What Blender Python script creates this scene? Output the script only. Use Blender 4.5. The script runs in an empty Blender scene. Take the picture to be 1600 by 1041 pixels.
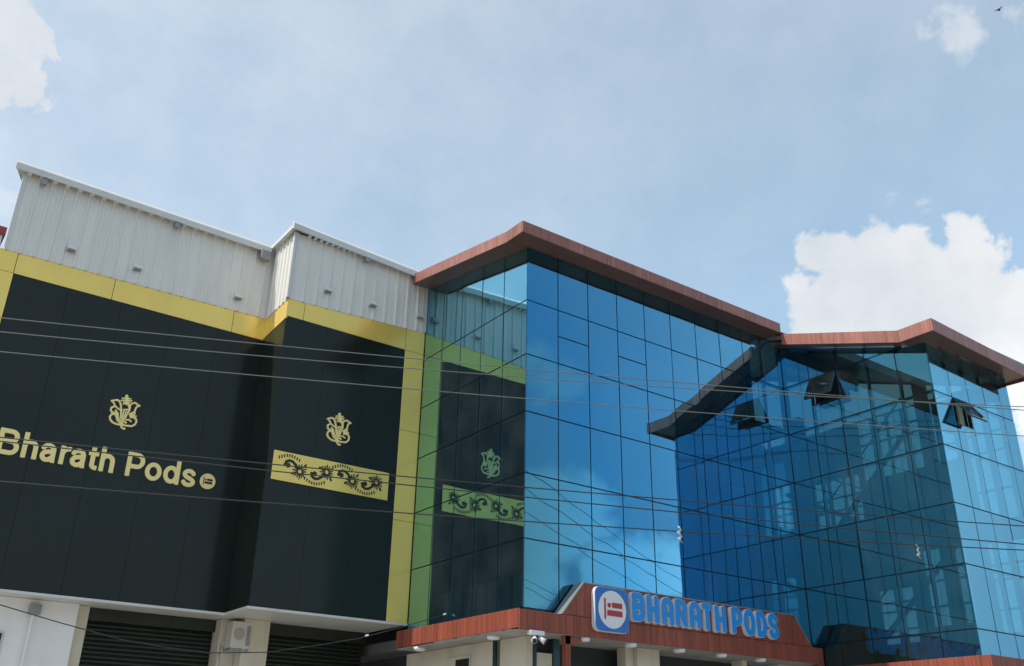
import bpy, bmesh, math, random
import numpy as np
from mathutils import Matrix, Vector
random.seed(7)
S = bpy.context.scene
COL = S.collection

# ------------------------------------------------------------------ camera
cam_d = bpy.data.cameras.new('camera'); cam = bpy.data.objects.new('camera', cam_d); COL.objects.link(cam)
cam.matrix_world = Matrix(((0.80834, -0.2595, -0.52844, -10.528),
                           (-0.58846, -0.32984, -0.73819, -14.198),
                           (0.01726, 0.90767, -0.41933, 1.6),
                           (0, 0, 0, 1)))
cam_d.sensor_width = 36; cam_d.lens = 33.37; cam_d.clip_start = 0.05; cam_d.clip_end = 5000
S.camera = cam
S.render.resolution_x = 1024; S.render.resolution_y = 666
S.view_settings.view_transform = 'Standard'; S.view_settings.look = 'None'
S.view_settings.exposure = 0.98; S.view_settings.gamma = 1.0; S.view_settings.use_curve_mapping = False
try:
    S.cycles.max_bounces = 14; S.cycles.glossy_bounces = 8; S.cycles.transparent_max_bounces = 16
except Exception: pass

# ------------------------------------------------------------------ sun and sky
SUN = Vector((-0.66, 0.155, 0.82)).normalized()
sl = bpy.data.lights.new('sun', 'SUN'); sl.energy = 2.0; sl.angle = math.radians(0.6); sl.color = (1, 0.95, 0.87)
so = bpy.data.objects.new('sun', sl); COL.objects.link(so); so.rotation_euler = SUN.to_track_quat('Z', 'Y').to_euler(); so.location = SUN * 60

W = bpy.data.worlds.new('World'); S.world = W; W.use_nodes = True
nt = W.node_tree; nt.nodes.clear()
def N(t, **k):
    n = nt.nodes.new(t)
    for a, b in k.items(): setattr(n, a, b)
    return n
def L(a, b): nt.links.new(a, b)
def M(op, a, b=None, c=None, clamp=False):
    n = N('ShaderNodeMath', operation=op); n.use_clamp = clamp
    for i, v in enumerate((a, b, c)):
        if v is None: continue
        if isinstance(v, (int, float)): n.inputs[i].default_value = v
        else: L(v, n.inputs[i])
    return n.outputs[0]
sky = N('ShaderNodeTexSky', sky_type='NISHITA'); sky.sun_disc = False
sky.sun_elevation = math.asin(SUN.z); sky.sun_rotation = math.atan2(SUN.x, SUN.y)
sky.altitude = 900; sky.air_density = 1.0; sky.dust_density = 1.2; sky.ozone_density = 1.6
tc = N('ShaderNodeTexCoord')
def noise(scale, detail, rough, off=0.0):
    n = N('ShaderNodeTexNoise'); n.inputs['Scale'].default_value = scale; n.inputs['Detail'].default_value = detail
    n.inputs['Roughness'].default_value = rough; n.inputs['Distortion'].default_value = off
    L(tc.outputs['Generated'], n.inputs['Vector']); return n.outputs['Fac']
nz1 = noise(16, 9, 0.62, 0.4); nz2 = noise(7, 6, 0.6); nz3 = noise(3.2, 7, 0.62, 0.6); nz4 = noise(38, 7, 0.65, 0.2)
def field(blobs):
    acc = None
    for x, y, z, r in blobs:
        d = N('ShaderNodeVectorMath', operation='DISTANCE'); L(tc.outputs['Generated'], d.inputs[0]); d.inputs[1].default_value = (x, y, z)
        f = M('SUBTRACT', 1.0, M('DIVIDE', d.outputs['Value'], r))
        f = M('MULTIPLY', f, r / 0.05)
        acc = f if acc is None else M('MAXIMUM', acc, f)
    return acc
def smooth(v, a, b):
    n = N('ShaderNodeMapRange', interpolation_type='SMOOTHSTEP'); L(v, n.inputs[0]); n.inputs[1].default_value = a; n.inputs[2].default_value = b
    return n.outputs[0]
CUM = [(0.731,0.492,0.473,0.036),(0.727,0.517,0.453,0.025),(0.761,0.486,0.43,0.058),(0.736,0.519,0.435,0.028),(0.756,0.445,0.48,0.023),(0.785,0.432,0.443,0.05),(0.798,0.378,0.469,0.024),(0.809,0.4,0.431,0.049),(0.836,0.384,0.392,0.056),(0.864,0.36,0.352,0.065),(0.802,0.458,0.382,0.065),(0.759,0.511,0.403,0.043),(0.9,0.33,0.3,0.08)]
LEFT = [(0.017,0.807,0.59,0.041),(0.044,0.828,0.559,0.028),(-0.012,0.828,0.56,0.059),(0.013,0.794,0.608,0.032),(-0.07,0.82,0.56,0.07)]
SOFT = [(0.049,0.881,0.471,0.045),(0.724,0.306,0.618,0.044),(0.735,0.27,0.622,0.042),(0.708,0.33,0.624,0.026),(0.75,0.24,0.617,0.04),(0.673,0.376,0.637,0.02),(0.75,0.418,0.513,0.03),(0.767,0.401,0.501,0.023),(0.609,0.563,0.559,0.022)]
REFL = [(0.594,-0.767,0.240,0.066),(0.622,-0.745,0.248,0.050),(0.597,-0.781,0.182,0.045),(0.677,-0.715,0.176,0.052),(0.705,-0.689,0.188,0.036),(0.646,-0.738,0.190,0.034),(0.57,-0.79,0.20,0.05),(0.78,-0.60,0.21,0.06),(0.83,-0.53,0.24,0.045),(0.59,-0.74,0.38,0.045),(0.555,-0.74,0.395,0.03)]
edge = M('ADD', M('MULTIPLY', M('SUBTRACT', nz1, 0.5), 1.5), M('MULTIPLY', M('SUBTRACT', nz4, 0.5), 0.5))
hard = smooth(M('ADD', field(CUM + LEFT), edge), -0.03, 0.27)
edge2 = M('MULTIPLY', M('SUBTRACT', nz2, 0.5), 3.0)
soft = M('MULTIPLY', smooth(M('ADD', M('ADD', field(SOFT), edge2), M('MULTIPLY', edge, 1.1)), 0.05, 1.1), 0.75)
refl = M('MULTIPLY', smooth(M('ADD', field(REFL), M('MULTIPLY', edge, 0.9)), -0.12, 0.45), 0.85)
sd = N('ShaderNodeVectorMath', operation='DOT_PRODUCT'); L(tc.outputs['Generated'], sd.inputs[0]); sd.inputs[1].default_value = SUN
glow = M('ADD', M('MULTIPLY', smooth(sd.outputs['Value'], -0.75, 0.75), 0.64), 0.03)      # thin haze, denser towards the sun
veil = M('MULTIPLY', M('ADD', M('MULTIPLY', smooth(nz3, 0.35, 0.75), 0.14), 0.90), glow)
mask = M('MAXIMUM', M('MAXIMUM', hard, soft), M('MAXIMUM', refl, veil))
cr = N('ShaderNodeValToRGB'); L(M('ADD', M('MULTIPLY', nz2, 0.75), M('MULTIPLY', nz1, 0.25)), cr.inputs[0])
cr.color_ramp.elements[0].position = 0.3; cr.color_ramp.elements[0].color = (0.50, 0.56, 0.63, 1)
cr.color_ramp.elements[1].position = 0.62; cr.color_ramp.elements[1].color = (0.70, 0.72, 0.745, 1)
cs = N('ShaderNodeVectorMath', operation='SCALE'); L(cr.outputs[0], cs.inputs[0]); L(M('MULTIPLY', M('ADD', M('MULTIPLY', smooth(M('MULTIPLY', sd.outputs['Value'], -1.0), 0.12, 0.6), 1.7), 1.0), 4.1), cs.inputs['Scale'])
gam = N('ShaderNodeVectorMath', operation='MULTIPLY'); L(sky.outputs[0], gam.inputs[0]); gam.inputs[1].default_value = (0.84, 0.98, 0.84)
sz = N('ShaderNodeSeparateXYZ'); L(tc.outputs['Generated'], sz.inputs[0])
low = M('SUBTRACT', 1.0, smooth(sz.outputs['Z'], 0.12, 0.47))            # far haze evens out the horizon all round
hz = N('ShaderNodeMix', data_type='RGBA'); L(M('MULTIPLY', low, 0.96), hz.inputs[0]); L(gam.outputs[0], hz.inputs[6]); hz.inputs[7].default_value = (1.15, 1.75, 2.4, 1)
mx = N('ShaderNodeMix', data_type='RGBA'); L(mask, mx.inputs[0]); L(hz.outputs[2], mx.inputs[6]); L(cs.outputs[0], mx.inputs[7])
bg = N('ShaderNodeBackground'); bg.inputs['Strength'].default_value = 0.15; L(mx.outputs[2], bg.inputs[0])
wo = N('ShaderNodeOutputWorld'); L(bg.outputs[0], wo.inputs[0])

# ------------------------------------------------------------------ materials
def mat(name, col, rough=0.6, metal=0.0, spec=0.5, coat=0.0, coat_rough=0.1, var=0.0, vscale=(2, 2, 2), dirt=0.0, obj_var=0.0, bump=0.0, col2=None):
    m = bpy.data.materials.new(name); m.use_nodes = True; t = m.node_tree; b = t.nodes['Principled BSDF']
    b.inputs['Base Color'].default_value = (*col, 1); b.inputs['Roughness'].default_value = rough; b.inputs['Metallic'].default_value = metal
    b.inputs['Specular IOR Level'].default_value = spec; b.inputs['Coat Weight'].default_value = coat; b.inputs['Coat Roughness'].default_value = coat_rough
    geo = t.nodes.new('ShaderNodeNewGeometry')
    mp = t.nodes.new('ShaderNodeVectorMath'); mp.operation = 'MULTIPLY'; mp.inputs[1].default_value = vscale; t.links.new(geo.outputs['Position'], mp.inputs[0])
    n = t.nodes.new('ShaderNodeTexNoise'); n.inputs['Scale'].default_value = 1; n.inputs['Detail'].default_value = 6; n.inputs['Roughness'].default_value = 0.65
    t.links.new(mp.outputs[0], n.inputs['Vector'])
    r = t.nodes.new('ShaderNodeMapRange'); r.inputs[1].default_value = 0.3; r.inputs[2].default_value = 0.7
    t.links.new(n.outputs['Fac'], r.inputs[0])
    mixn = t.nodes.new('ShaderNodeMix'); mixn.data_type = 'RGBA'
    c2 = col2 if col2 else tuple(c * (1 - var) for c in col)
    mixn.inputs[6].default_value = (*c2, 1); mixn.inputs[7].default_value = (*[min(1, c * (1 + (0 if col2 else var))) for c in col], 1)
    t.links.new(r.outputs[0], mixn.inputs[0]); out = mixn.outputs[2]
    if dirt:
        n2 = t.nodes.new('ShaderNodeTexNoise'); n2.inputs['Scale'].default_value = 0.9; n2.inputs['Detail'].default_value = 8
        mp2 = t.nodes.new('ShaderNodeVectorMath'); mp2.operation = 'MULTIPLY'; mp2.inputs[1].default_value = (2.4, 2.4, 0.7)
        t.links.new(geo.outputs['Position'], mp2.inputs[0]); t.links.new(mp2.outputs[0], n2.inputs['Vector'])
        r2 = t.nodes.new('ShaderNodeMapRange'); r2.inputs[1].default_value = 0.45; r2.inputs[2].default_value = 0.75; r2.inputs[4].default_value = dirt
        t.links.new(n2.outputs['Fac'], r2.inputs[0])
        m2 = t.nodes.new('ShaderNodeMix'); m2.data_type = 'RGBA'; m2.inputs[7].default_value = (col[0] * .35, col[1] * .33, col[2] * .3, 1)
        t.links.new(r2.outputs[0], m2.inputs[0]); t.links.new(out, m2.inputs[6]); out = m2.outputs[2]
    if obj_var:
        oi = t.nodes.new('ShaderNodeObjectInfo'); mr = t.nodes.new('ShaderNodeMapRange'); mr.inputs[3].default_value = 1 - obj_var; mr.inputs[4].default_value = 1 + obj_var
        t.links.new(oi.outputs['Random'], mr.inputs[0])
        sc = t.nodes.new('ShaderNodeVectorMath'); sc.operation = 'SCALE'; t.links.new(out, sc.inputs[0]); t.links.new(mr.outputs[0], sc.inputs['Scale']); out = sc.outputs[0]
    t.links.new(out, b.inputs['Base Color'])
    if bump:
        bp = t.nodes.new('ShaderNodeBump'); bp.inputs['Strength'].default_value = bump; bp.inputs['Distance'].default_value = 0.02
        t.links.new(n.outputs['Fac'], bp.inputs['Height']); t.links.new(bp.outputs[0], b.inputs['Normal'])
    return m

def glass_mat(name, trans=(0.20, 0.33, 0.35)):
    m = bpy.data.materials.new(name); m.use_nodes = True; t = m.node_tree; t.nodes.clear()
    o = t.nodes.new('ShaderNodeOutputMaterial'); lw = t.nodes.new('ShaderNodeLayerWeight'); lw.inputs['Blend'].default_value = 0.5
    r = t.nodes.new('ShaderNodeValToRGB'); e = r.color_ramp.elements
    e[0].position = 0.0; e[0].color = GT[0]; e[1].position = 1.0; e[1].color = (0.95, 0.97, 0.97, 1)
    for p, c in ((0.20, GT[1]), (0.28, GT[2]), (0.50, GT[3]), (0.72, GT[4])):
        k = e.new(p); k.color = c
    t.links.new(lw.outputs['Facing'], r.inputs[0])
    g = t.nodes.new('ShaderNodeBsdfGlossy'); g.inputs['Roughness'].default_value = 0.0; t.links.new(r.outputs[0], g.inputs['Color'])
    tr = t.nodes.new('ShaderNodeBsdfTransparent'); tr.inputs[0].default_value = (*trans, 1)
    df = t.nodes.new('ShaderNodeBsdfDiffuse'); df.inputs[0].default_value = (0.35, 0.36, 0.33, 1)
    geo = t.nodes.new('ShaderNodeNewGeometry'); n = t.nodes.new('ShaderNodeTexNoise'); n.inputs['Scale'].default_value = 1.1; n.inputs['Detail'].default_value = 7
    t.links.new(geo.outputs['Position'], n.inputs['Vector'])
    # very gentle warp of the float glass and a film of dust
    bn = t.nodes.new('ShaderNodeTexNoise'); bn.inputs['Scale'].default_value = 0.9; bn.inputs['Detail'].default_value = 1
    t.links.new(geo.outputs['Position'], bn.inputs['Vector'])
    bp = t.nodes.new('ShaderNodeBump'); bp.inputs['Strength'].default_value = 0.10; bp.inputs['Distance'].default_value = 0.02
    t.links.new(bn.outputs['Fac'], bp.inputs['Height']); t.links.new(bp.outputs[0], g.inputs['Normal'])
    add = t.nodes.new('ShaderNodeAddShader'); t.links.new(g.outputs[0], add.inputs[0]); t.links.new(tr.outputs[0], add.inputs[1])
    mr = t.nodes.new('ShaderNodeMapRange'); mr.inputs[1].default_value = 0.4; mr.inputs[2].default_value = 0.8; mr.inputs[3].default_value = 0.01; mr.inputs[4].default_value = 0.05
    t.links.new(n.outputs['Fac'], mr.inputs[0])
    mixs = t.nodes.new('ShaderNodeMixShader'); t.links.new(mr.outputs[0], mixs.inputs[0]); t.links.new(add.outputs[0], mixs.inputs[1]); t.links.new(df.outputs[0], mixs.inputs[2])
    t.links.new(mixs.outputs[0], o.inputs[0]); return m
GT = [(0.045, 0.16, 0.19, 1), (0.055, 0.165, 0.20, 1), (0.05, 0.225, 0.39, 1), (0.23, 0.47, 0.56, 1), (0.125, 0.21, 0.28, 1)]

MT = dict(
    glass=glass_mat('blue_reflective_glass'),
    clear=None,
    frame=mat('dark_frame_aluminium', (0.022, 0.035, 0.045), 0.35, 0.3),
    black=mat('black_composite_panel', (0.015, 0.021, 0.017), 0.15, 0, 0.27, 0.0, var=0.15, vscale=(.6, .6, .4)),
    gold=mat('gold_composite_panel', (1.0, 0.70, 0.17), 0.17, 0.3, 0.5, 0.0, var=0.05, vscale=(.8, .8, .8), dirt=0.10),
    goldflat=mat('gold_vinyl', (0.97, 0.80, 0.33), 0.45, 0.0),
    blackflat=mat('black_vinyl', (0.015, 0.014, 0.012), 0.5),
    siding=mat('white_painted_steel', (0.78, 0.76, 0.71), 0.45, 0.0, 0.5, var=0.05, vscale=(3, 3, .5), dirt=0.10, obj_var=0.02),
    trim=mat('white_trim', (0.66, 0.66, 0.64), 0.45, dirt=0.15),
    steel=mat('grey_steel', (0.32, 0.33, 0.33), 0.45, 0.5, dirt=0.3),
    wood=mat('wood_grain_composite', (0.46, 0.20, 0.155), 0.38, 0, 0.35, 0.08, 0.15, vscale=(16, 16, .8), col2=(0.23, 0.09, 0.068), obj_var=0.10, dirt=0.35),
    slat=mat('red_timber_board', (0.34, 0.085, 0.05), 0.5, 0, 0.35, 0.05, 0.2, vscale=(22, 22, 1.0), col2=(0.19, 0.05, 0.032), obj_var=0.13, dirt=0.2),
    soffit=mat('shaded_brown_soffit', (0.15, 0.075, 0.06), 0.35, 0, 0.5, 0.2, 0.15, var=0.15),  # fascia brown made darker, the shade under the eaves put into the colour
    cream=mat('cream_render', (0.66, 0.60, 0.48), 0.85, var=0.05, dirt=0.25, bump=0.15),
    white=mat('white_render', (0.86, 0.85, 0.84), 0.85, var=0.04, dirt=0.12, bump=0.1),
    shutter=mat('dark_green_shutter_steel', (0.026, 0.034, 0.026), 0.45, 0.2, dirt=0.3),
    inner=mat('dark_interior', (0.045, 0.05, 0.055), 0.9),
    slab=mat('concrete_slab', (0.16, 0.165, 0.16), 0.9, var=0.1),
    concrete=mat('concrete', (0.33, 0.32, 0.30), 0.9, var=0.12, dirt=0.3, bump=0.3),
    asphalt=mat('asphalt', (0.05, 0.05, 0.052), 0.9, var=0.25, vscale=(9, 9, 9), bump=0.4),
    paving=mat('paving', (0.42, 0.40, 0.36), 0.9, var=0.15, bump=0.3),
    earth=mat('earth', (0.26, 0.22, 0.16), 0.95, var=0.3, vscale=(.5, .5, .5)),
    paint=mat('road_paint', (0.7, 0.7, 0.66), 0.7, dirt=0.4),
    blue=mat('blue_acrylic', (0.012, 0.26, 0.72), 0.45),
    logoblue=mat('logo_blue', (0.012, 0.16, 0.50), 0.35),
    white_acr=mat('white_acrylic', (0.74, 0.75, 0.78), 0.35),
    red=mat('red_vinyl', (0.42, 0.03, 0.035), 0.4),
    wire_light=mat('weathered_aluminium_wire', (0.17, 0.18, 0.17), 0.6, 0.0),
    wire_dark=mat('black_cable', (0.025, 0.026, 0.028), 0.6),
    plastic=mat('ivory_plastic', (0.62, 0.60, 0.54), 0.5, dirt=0.3),
    lens=mat('lamp_lens', (0.8, 0.8, 0.76), 0.3),
    teal=mat('teal_door_frame', (0.02, 0.07, 0.07), 0.4),
    redroof=mat('red_roof_sheet', (0.42, 0.05, 0.06), 0.5),
    curtain=mat('pale_curtain', (0.85, 0.85, 0.6), 0.9, var=0.08, vscale=(10, 10, 1)),
    leaf=mat('leaf_green', (0.06, 0.10, 0.03), 0.7, var=0.4, vscale=(2, 2, 2)),
    bark=mat('bark', (0.12, 0.09, 0.06), 0.9, var=0.3),
    rag=mat('white_rag', (0.7, 0.7, 0.68), 0.9),
    pink=mat('ochre_render', (0.45, 0.36, 0.26), 0.9, var=0.1, dirt=0.3),
)
gm = bpy.data.materials.new('pale_clear_glass'); gm.use_nodes = True; t_ = gm.node_tree; t_.nodes.clear()
o_ = t_.nodes.new('ShaderNodeOutputMaterial'); g_ = t_.nodes.new('ShaderNodeBsdfGlossy'); g_.inputs[0].default_value = (.08, .09, .1, 1); g_.inputs['Roughness'].default_value = 0.02
tr_ = t_.nodes.new('ShaderNodeBsdfTransparent'); tr_.inputs[0].default_value = (.92, .94, .94, 1); a_ = t_.nodes.new('ShaderNodeAddShader')
t_.links.new(g_.outputs[0], a_.inputs[0]); t_.links.new(tr_.outputs[0], a_.inputs[1]); t_.links.new(a_.outputs[0], o_.inputs[0]); MT['clear'] = gm

# ------------------------------------------------------------------ helpers
def link(name, me, m=None, parent=None, label=None):
    o = bpy.data.objects.new(name, me); COL.objects.link(o)
    if m is not None and me is not None and not me.materials: me.materials.append(MT[m] if isinstance(m, str) else m)
    if parent: o.parent = parent
    if label: o['label'] = label
    return o
def thing(name, label, cat, loc=(0, 0, 0), group=None):
    o = bpy.data.objects.new(name, None); COL.objects.link(o); o.empty_display_size = 0.2
    o.location = loc; o['label'] = label; o['category'] = cat
    if group: o['group'] = group
    return o
def tag(o, label, cat, group=None):
    o['label'] = label; o['category'] = cat
    if group: o['group'] = group
    return o
def struct(o): o['kind'] = 'structure'; return o
def mesh(name, vs, fs, m, parent=None, smooth=False):
    me = bpy.data.meshes.new(name); me.from_pydata([tuple(v) for v in vs], [], fs); me.update()
    if smooth:
        for p in me.polygons: p.use_smooth = True
    o = link(name, me, m, parent); recenter(o); return o
def recenter(o):
    me = o.data; n = len(me.vertices)
    if not n: return
    a = np.empty(n * 3); me.vertices.foreach_get('co', a); a = a.reshape(-1, 3); c = (a.min(0) + a.max(0)) / 2; c[2] = a[:, 2].min()
    a -= c; me.vertices.foreach_set('co', a.ravel()); me.update()
    pl = o.parent.location if o.parent and o.parent.type == 'EMPTY' else (wloc(o.parent) if o.parent else (0, 0, 0))
    o.location = (c[0] - pl[0], c[1] - pl[1], c[2] - pl[2])
def wloc(o):
    v = Vector(o.location)
    while o.parent: o = o.parent; v = v + Vector(o.location)
    return v
BF = [(0, 3, 2, 1), (4, 5, 6, 7), (0, 1, 5, 4), (1, 2, 6, 5), (2, 3, 7, 6), (3, 0, 4, 7)]
def boxv(x0, x1, y0, y1, z0, z1):
    return [(x0, y0, z0), (x1, y0, z0), (x1, y1, z0), (x0, y1, z0), (x0, y0, z1), (x1, y0, z1), (x1, y1, z1), (x0, y1, z1)]
def box(name, b, m, parent=None): return mesh(name, boxv(*b), BF, m, parent)
def bev(name, b, m, parent=None, w=0.006, seg=1):
    me = bpy.data.meshes.new(name); bm = bmesh.new(); vs = [bm.verts.new(v) for v in boxv(*b)]
    for f in BF: bm.faces.new([vs[i] for i in f])
    bmesh.ops.bevel(bm, geom=list(bm.edges), offset=w, segments=seg, affect='EDGES', profile=0.6); bm.to_mesh(me); bm.free()
    o = link(name, me, m, parent); recenter(o); return o
def boxes(name, bl, m, parent=None):
    vs, fs = [], []
    for b in bl:
        k = len(vs); vs += boxv(*b); fs += [tuple(i + k for i in f) for f in BF]
    return mesh(name, vs, fs, m, parent)
def hexa(name, lo, hi, m, parent=None):      # 4 bottom + 4 top points
    return mesh(name, list(lo) + list(hi), BF, m, parent)
def prism(name, poly, axis, a, b, m, parent=None):   # poly of (u, z); axis 'y': u=x, extruded y a..b ; axis 'x': u=y
    n = len(poly)
    f = (lambda u, z, t: (u, t, z)) if axis == 'y' else (lambda u, z, t: (t, u, z))
    vs = [f(u, z, a) for u, z in poly] + [f(u, z, b) for u, z in poly]
    fs = [tuple(range(n)), tuple(range(2 * n - 1, n - 1, -1))] + [(i, i + n, (i + 1) % n + n, (i + 1) % n) for i in range(n)]
    o = mesh(name, vs, fs, m, parent)
    bm = bmesh.new(); bm.from_mesh(o.data); bmesh.ops.recalc_face_normals(bm, faces=bm.faces); bm.to_mesh(o.data); bm.free(); return o
def tubev(pts, r, seg=8, close=True):
    pts = [Vector(p) for p in pts]; vs, fs = [], []
    for i, p in enumerate(pts):
        d = (pts[min(i + 1, len(pts) - 1)] - pts[max(i - 1, 0)]).normalized()
        u = d.cross(Vector((0, 0, 1)));
        if u.length < 0.05: u = d.cross(Vector((1, 0, 0)))
        u.normalize(); v = u.cross(d); rr = r[i] if isinstance(r, (list, tuple)) else r
        for k in range(seg):
            a = 2 * math.pi * k / seg; vs.append(p + (u * math.cos(a) + v * math.sin(a)) * rr)
    for i in range(len(pts) - 1):
        for k in range(seg):
            a = i * seg + k; b = i * seg + (k + 1) % seg; fs.append((a, a + seg, b + seg, b))
    if close: fs.append(tuple(range(seg))); fs.append(tuple(range(len(vs) - 1, len(vs) - seg - 1, -1)))
    return vs, fs
def tube(name, pts, r, m, parent=None, seg=8):
    vs, fs = tubev(pts, r, seg); return mesh(name, vs, fs, m, parent, smooth=True)
def disc(name, c, r, axis, depth, m, parent=None, seg=32):
    c = Vector(c); d = Vector(axis); vs, fs = tubev([c, c + d * depth], r, seg); return mesh(name, vs, fs, m, parent)
def copy_part(o, parent, loc, name=None):
    c = o.copy(); COL.objects.link(c); c.parent = parent; c.location = loc; return c

# signed-distance outline of fat rounded strokes -> curve -> solid mesh (x right, y up, thickness along -z)
def stroke_mesh(name, strokes, depth, grow=0.0, n=90, clip=None):
    P = np.array([p for s, _ in strokes for p in s]); R = max(r for _, r in strokes) + grow + 0.01
    lo = P.min(0) - R; hi = P.max(0) + R; h = max(hi - lo) / n
    nx, ny = (int((hi[0] - lo[0]) / h) + 2, int((hi[1] - lo[1]) / h) + 2)
    X, Y = np.meshgrid(lo[0] + np.arange(nx) * h, lo[1] + np.arange(ny) * h, indexing='ij'); D = np.full(X.shape, 9.0)
    for s, r in strokes:
        for (ax, ay), (bx, by) in zip(s[:-1], s[1:]):
            dx, dy = bx - ax, by - ay; l = dx * dx + dy * dy + 1e-12
            t = np.clip(((X - ax) * dx + (Y - ay) * dy) / l, 0, 1)
            D = np.minimum(D, np.hypot(X - ax - t * dx, Y - ay - t * dy) - r - grow)
    if clip: D = np.maximum(D, np.maximum(np.maximum(clip[0] - X, X - clip[1]), np.maximum(clip[2] - Y, Y - clip[3])))
    nb = {}; pos = {}
    def cross(i, j, k, l):
        key = (i, j, k, l)
        if key not in pos:
            a, b = D[i, j], D[k, l]; t = a / (a - b); pos[key] = (lo[0] + (i + t * (k - i)) * h, lo[1] + (j + t * (l - j)) * h)
        return key
    inn = D < 0
    for i in range(nx - 1):
        for j in range(ny - 1):
            c = (inn[i, j], inn[i + 1, j], inn[i + 1, j + 1], inn[i, j + 1]); s = sum(c)
            if s in (0, 4): continue
            E = []
            if c[0] != c[1]: E.append(cross(i, j, i + 1, j))
            if c[1] != c[2]: E.append(cross(i + 1, j, i + 1, j + 1))
            if c[2] != c[3]: E.append(cross(i, j + 1, i + 1, j + 1))
            if c[3] != c[0]: E.append(cross(i, j, i, j + 1))
            pr = [(E[0], E[1])] if len(E) == 2 else [(E[0], E[1]), (E[2], E[3])]
            for a, b in pr: nb.setdefault(a, []).append(b); nb.setdefault(b, []).append(a)
    loops = []; seen = set()
    for k in list(nb):
        if k in seen: continue
        loop = [k]; seen.add(k); cur = k
        while True:
            nx_ = [q for q in nb[cur] if q not in seen]
            if not nx_: break
            cur = nx_[0]; seen.add(cur); loop.append(cur)
        if len(loop) > 5: loops.append([pos[q] for q in loop])
    return loops_mesh(name, loops, depth)
def loops_mesh(name, loops, depth):
    cu = bpy.data.curves.new(name, 'CURVE'); cu.dimensions = '2D'; cu.fill_mode = 'BOTH'; cu.extrude = depth / 2
    for lp in loops:
        sp = cu.splines.new('POLY'); sp.points.add(len(lp) - 1); sp.use_cyclic_u = True
        for p, (x, y) in zip(sp.points, lp): p.co = (x, y, 0, 1)
    return curve_to_mesh(name, cu)
def curve_to_mesh(name, cu):
    o = bpy.data.objects.new('tmp', cu); COL.objects.link(o); dg = bpy.context.evaluated_depsgraph_get(); dg.update()
    me = bpy.data.meshes.new_from_object(o.evaluated_get(dg), depsgraph=dg); me.name = name
    bpy.data.objects.remove(o); bpy.data.curves.remove(cu); return me
def on_wall(name, me, m, parent, x, y, z, depth, sx=1, sz=1):      # stands a flat mesh upright facing -Y, its back on plane y
    o = link(name, me, m, parent)
    pl = wloc(parent) if parent else Vector((0, 0, 0))
    o.location = Vector((x, y - depth / 2, z)) - pl; o.rotation_euler = (math.pi / 2, 0, 0); o.scale = (sx, sz, 1); return o

# ================================================================== ground
struct(box('ground', (-300, 300, -300, 300, -0.4, -0.16), 'earth'))
struct(box('road', (-120, 120, -22, -10, -0.16, -0.12), 'asphalt'))
struct(box('pavement', (-60, 60, -9.99, -4.2, -0.16, 0.0), 'paving'))
struct(box('forecourt', (-14, 14, -4.19, 12, -0.16, 0.004), 'paving'))
boxes_l = [(x, x + 2.2, -16.08, -15.92, -0.12, -0.114) for x in np.arange(-60, 60, 5)]
struct(boxes('road_marking', boxes_l, 'paint'))

# ================================================================== LEFT HALL
HALL = thing('hall_building', 'black and gold clad hall with white ribbed steel siding above, left of the glass block', 'building', (-4.6, 6, 0))
Y1, Y2, XS = 4.16, 5.40, -3.55          # front of bay, front of main wall, step
ZB = 4.40
box('wall', (-9.28, -0.02, Y2 + 0.05, 5.9, ZB + .05, 10.95), 'blackflat', HALL); box('wall', (-8.6, -0.02, 5.905, 12.8, ZB + .05, 12.6), 'inner', HALL)
box('wall', (-9.05, -0.02, Y2 + 0.05, 5.6, 10.955, 12.72), 'inner', HALL); box('bay_wall', (XS + 0.05, -0.05, Y1 + 0.05, Y2 + 0.045, ZB + .05, 12.7), 'blackflat', HALL)
# black panels
def panels_y(x0, x1, n, z0, z1, y, m, g=0.004, name='black_panel', th=0.03):
    w = (x1 - x0) / n
    for i in range(n):
        bev(name, (x0 + i * w + g / 2, x0 + (i + 1) * w - g / 2, y, y + th, z0, z1), m, HALL, 0.0015)
panels_y(-8.85, XS - 0.0, 5, ZB + 0.03, 10.52, Y2, 'black')
panels_y(XS, -0.52, 3, ZB + 0.03, 10.69, Y1, 'black')
bev('black_panel', (XS, XS + 0.03, Y1 + 0.034, Y2 - 0.004, ZB + 0.03, 10.6), 'black', HALL, 0.003)
# gold bands (their top follows the siding foot)
def gold_band(seams, y, zb, zt):
    for a, b in zip(seams[:-1], seams[1:]):
        hexa('gold_panel', [(a + .006, y - .012, zb), (b - .006, y - .012, zb), (b - .006, y + .02, zb), (a + .006, y + .02, zb)],
             [(a + .006, y - .012, zt(a)), (b - .006, y - .012, zt(b)), (b - .006, y + .02, zt(b)), (a + .006, y + .02, zt(a))], 'gold', HALL)
zt1 = lambda x: 10.99 + 0.016 * (x + 9.1)
zt2 = lambda x: 11.12 + 0.045 * (x - XS)
gold_band([-9.3, -8.86, -6.95, -4.32, XS - 0.0], Y2, 10.525, zt1)
gold_band([XS - 0.012, -3.15, -0.52, 0.0], Y1, 10.695, zt2)
hexa('gold_panel', [(XS - .012, Y1 - .008, 10.64), (XS - .012, Y2 - .016, 10.56), (XS + .02, Y2 - .016, 10.56), (XS + .02, Y1 - .008, 10.64)],
     [(XS - .012, Y1 - .008, 11.12), (XS - .012, Y2 - .016, 11.07), (XS + .02, Y2 - .016, 11.07), (XS + .02, Y1 - .008, 11.12)], 'gold', HALL)
for z0, z1 in ((ZB + .03, 6.6), (6.608, 8.7), (8.708, 10.685)): bev('gold_panel', (-0.515, -0.003, Y1 - 0.012, Y1 + 0.02, z0, z1), 'gold', HALL, 0.003)
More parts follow.
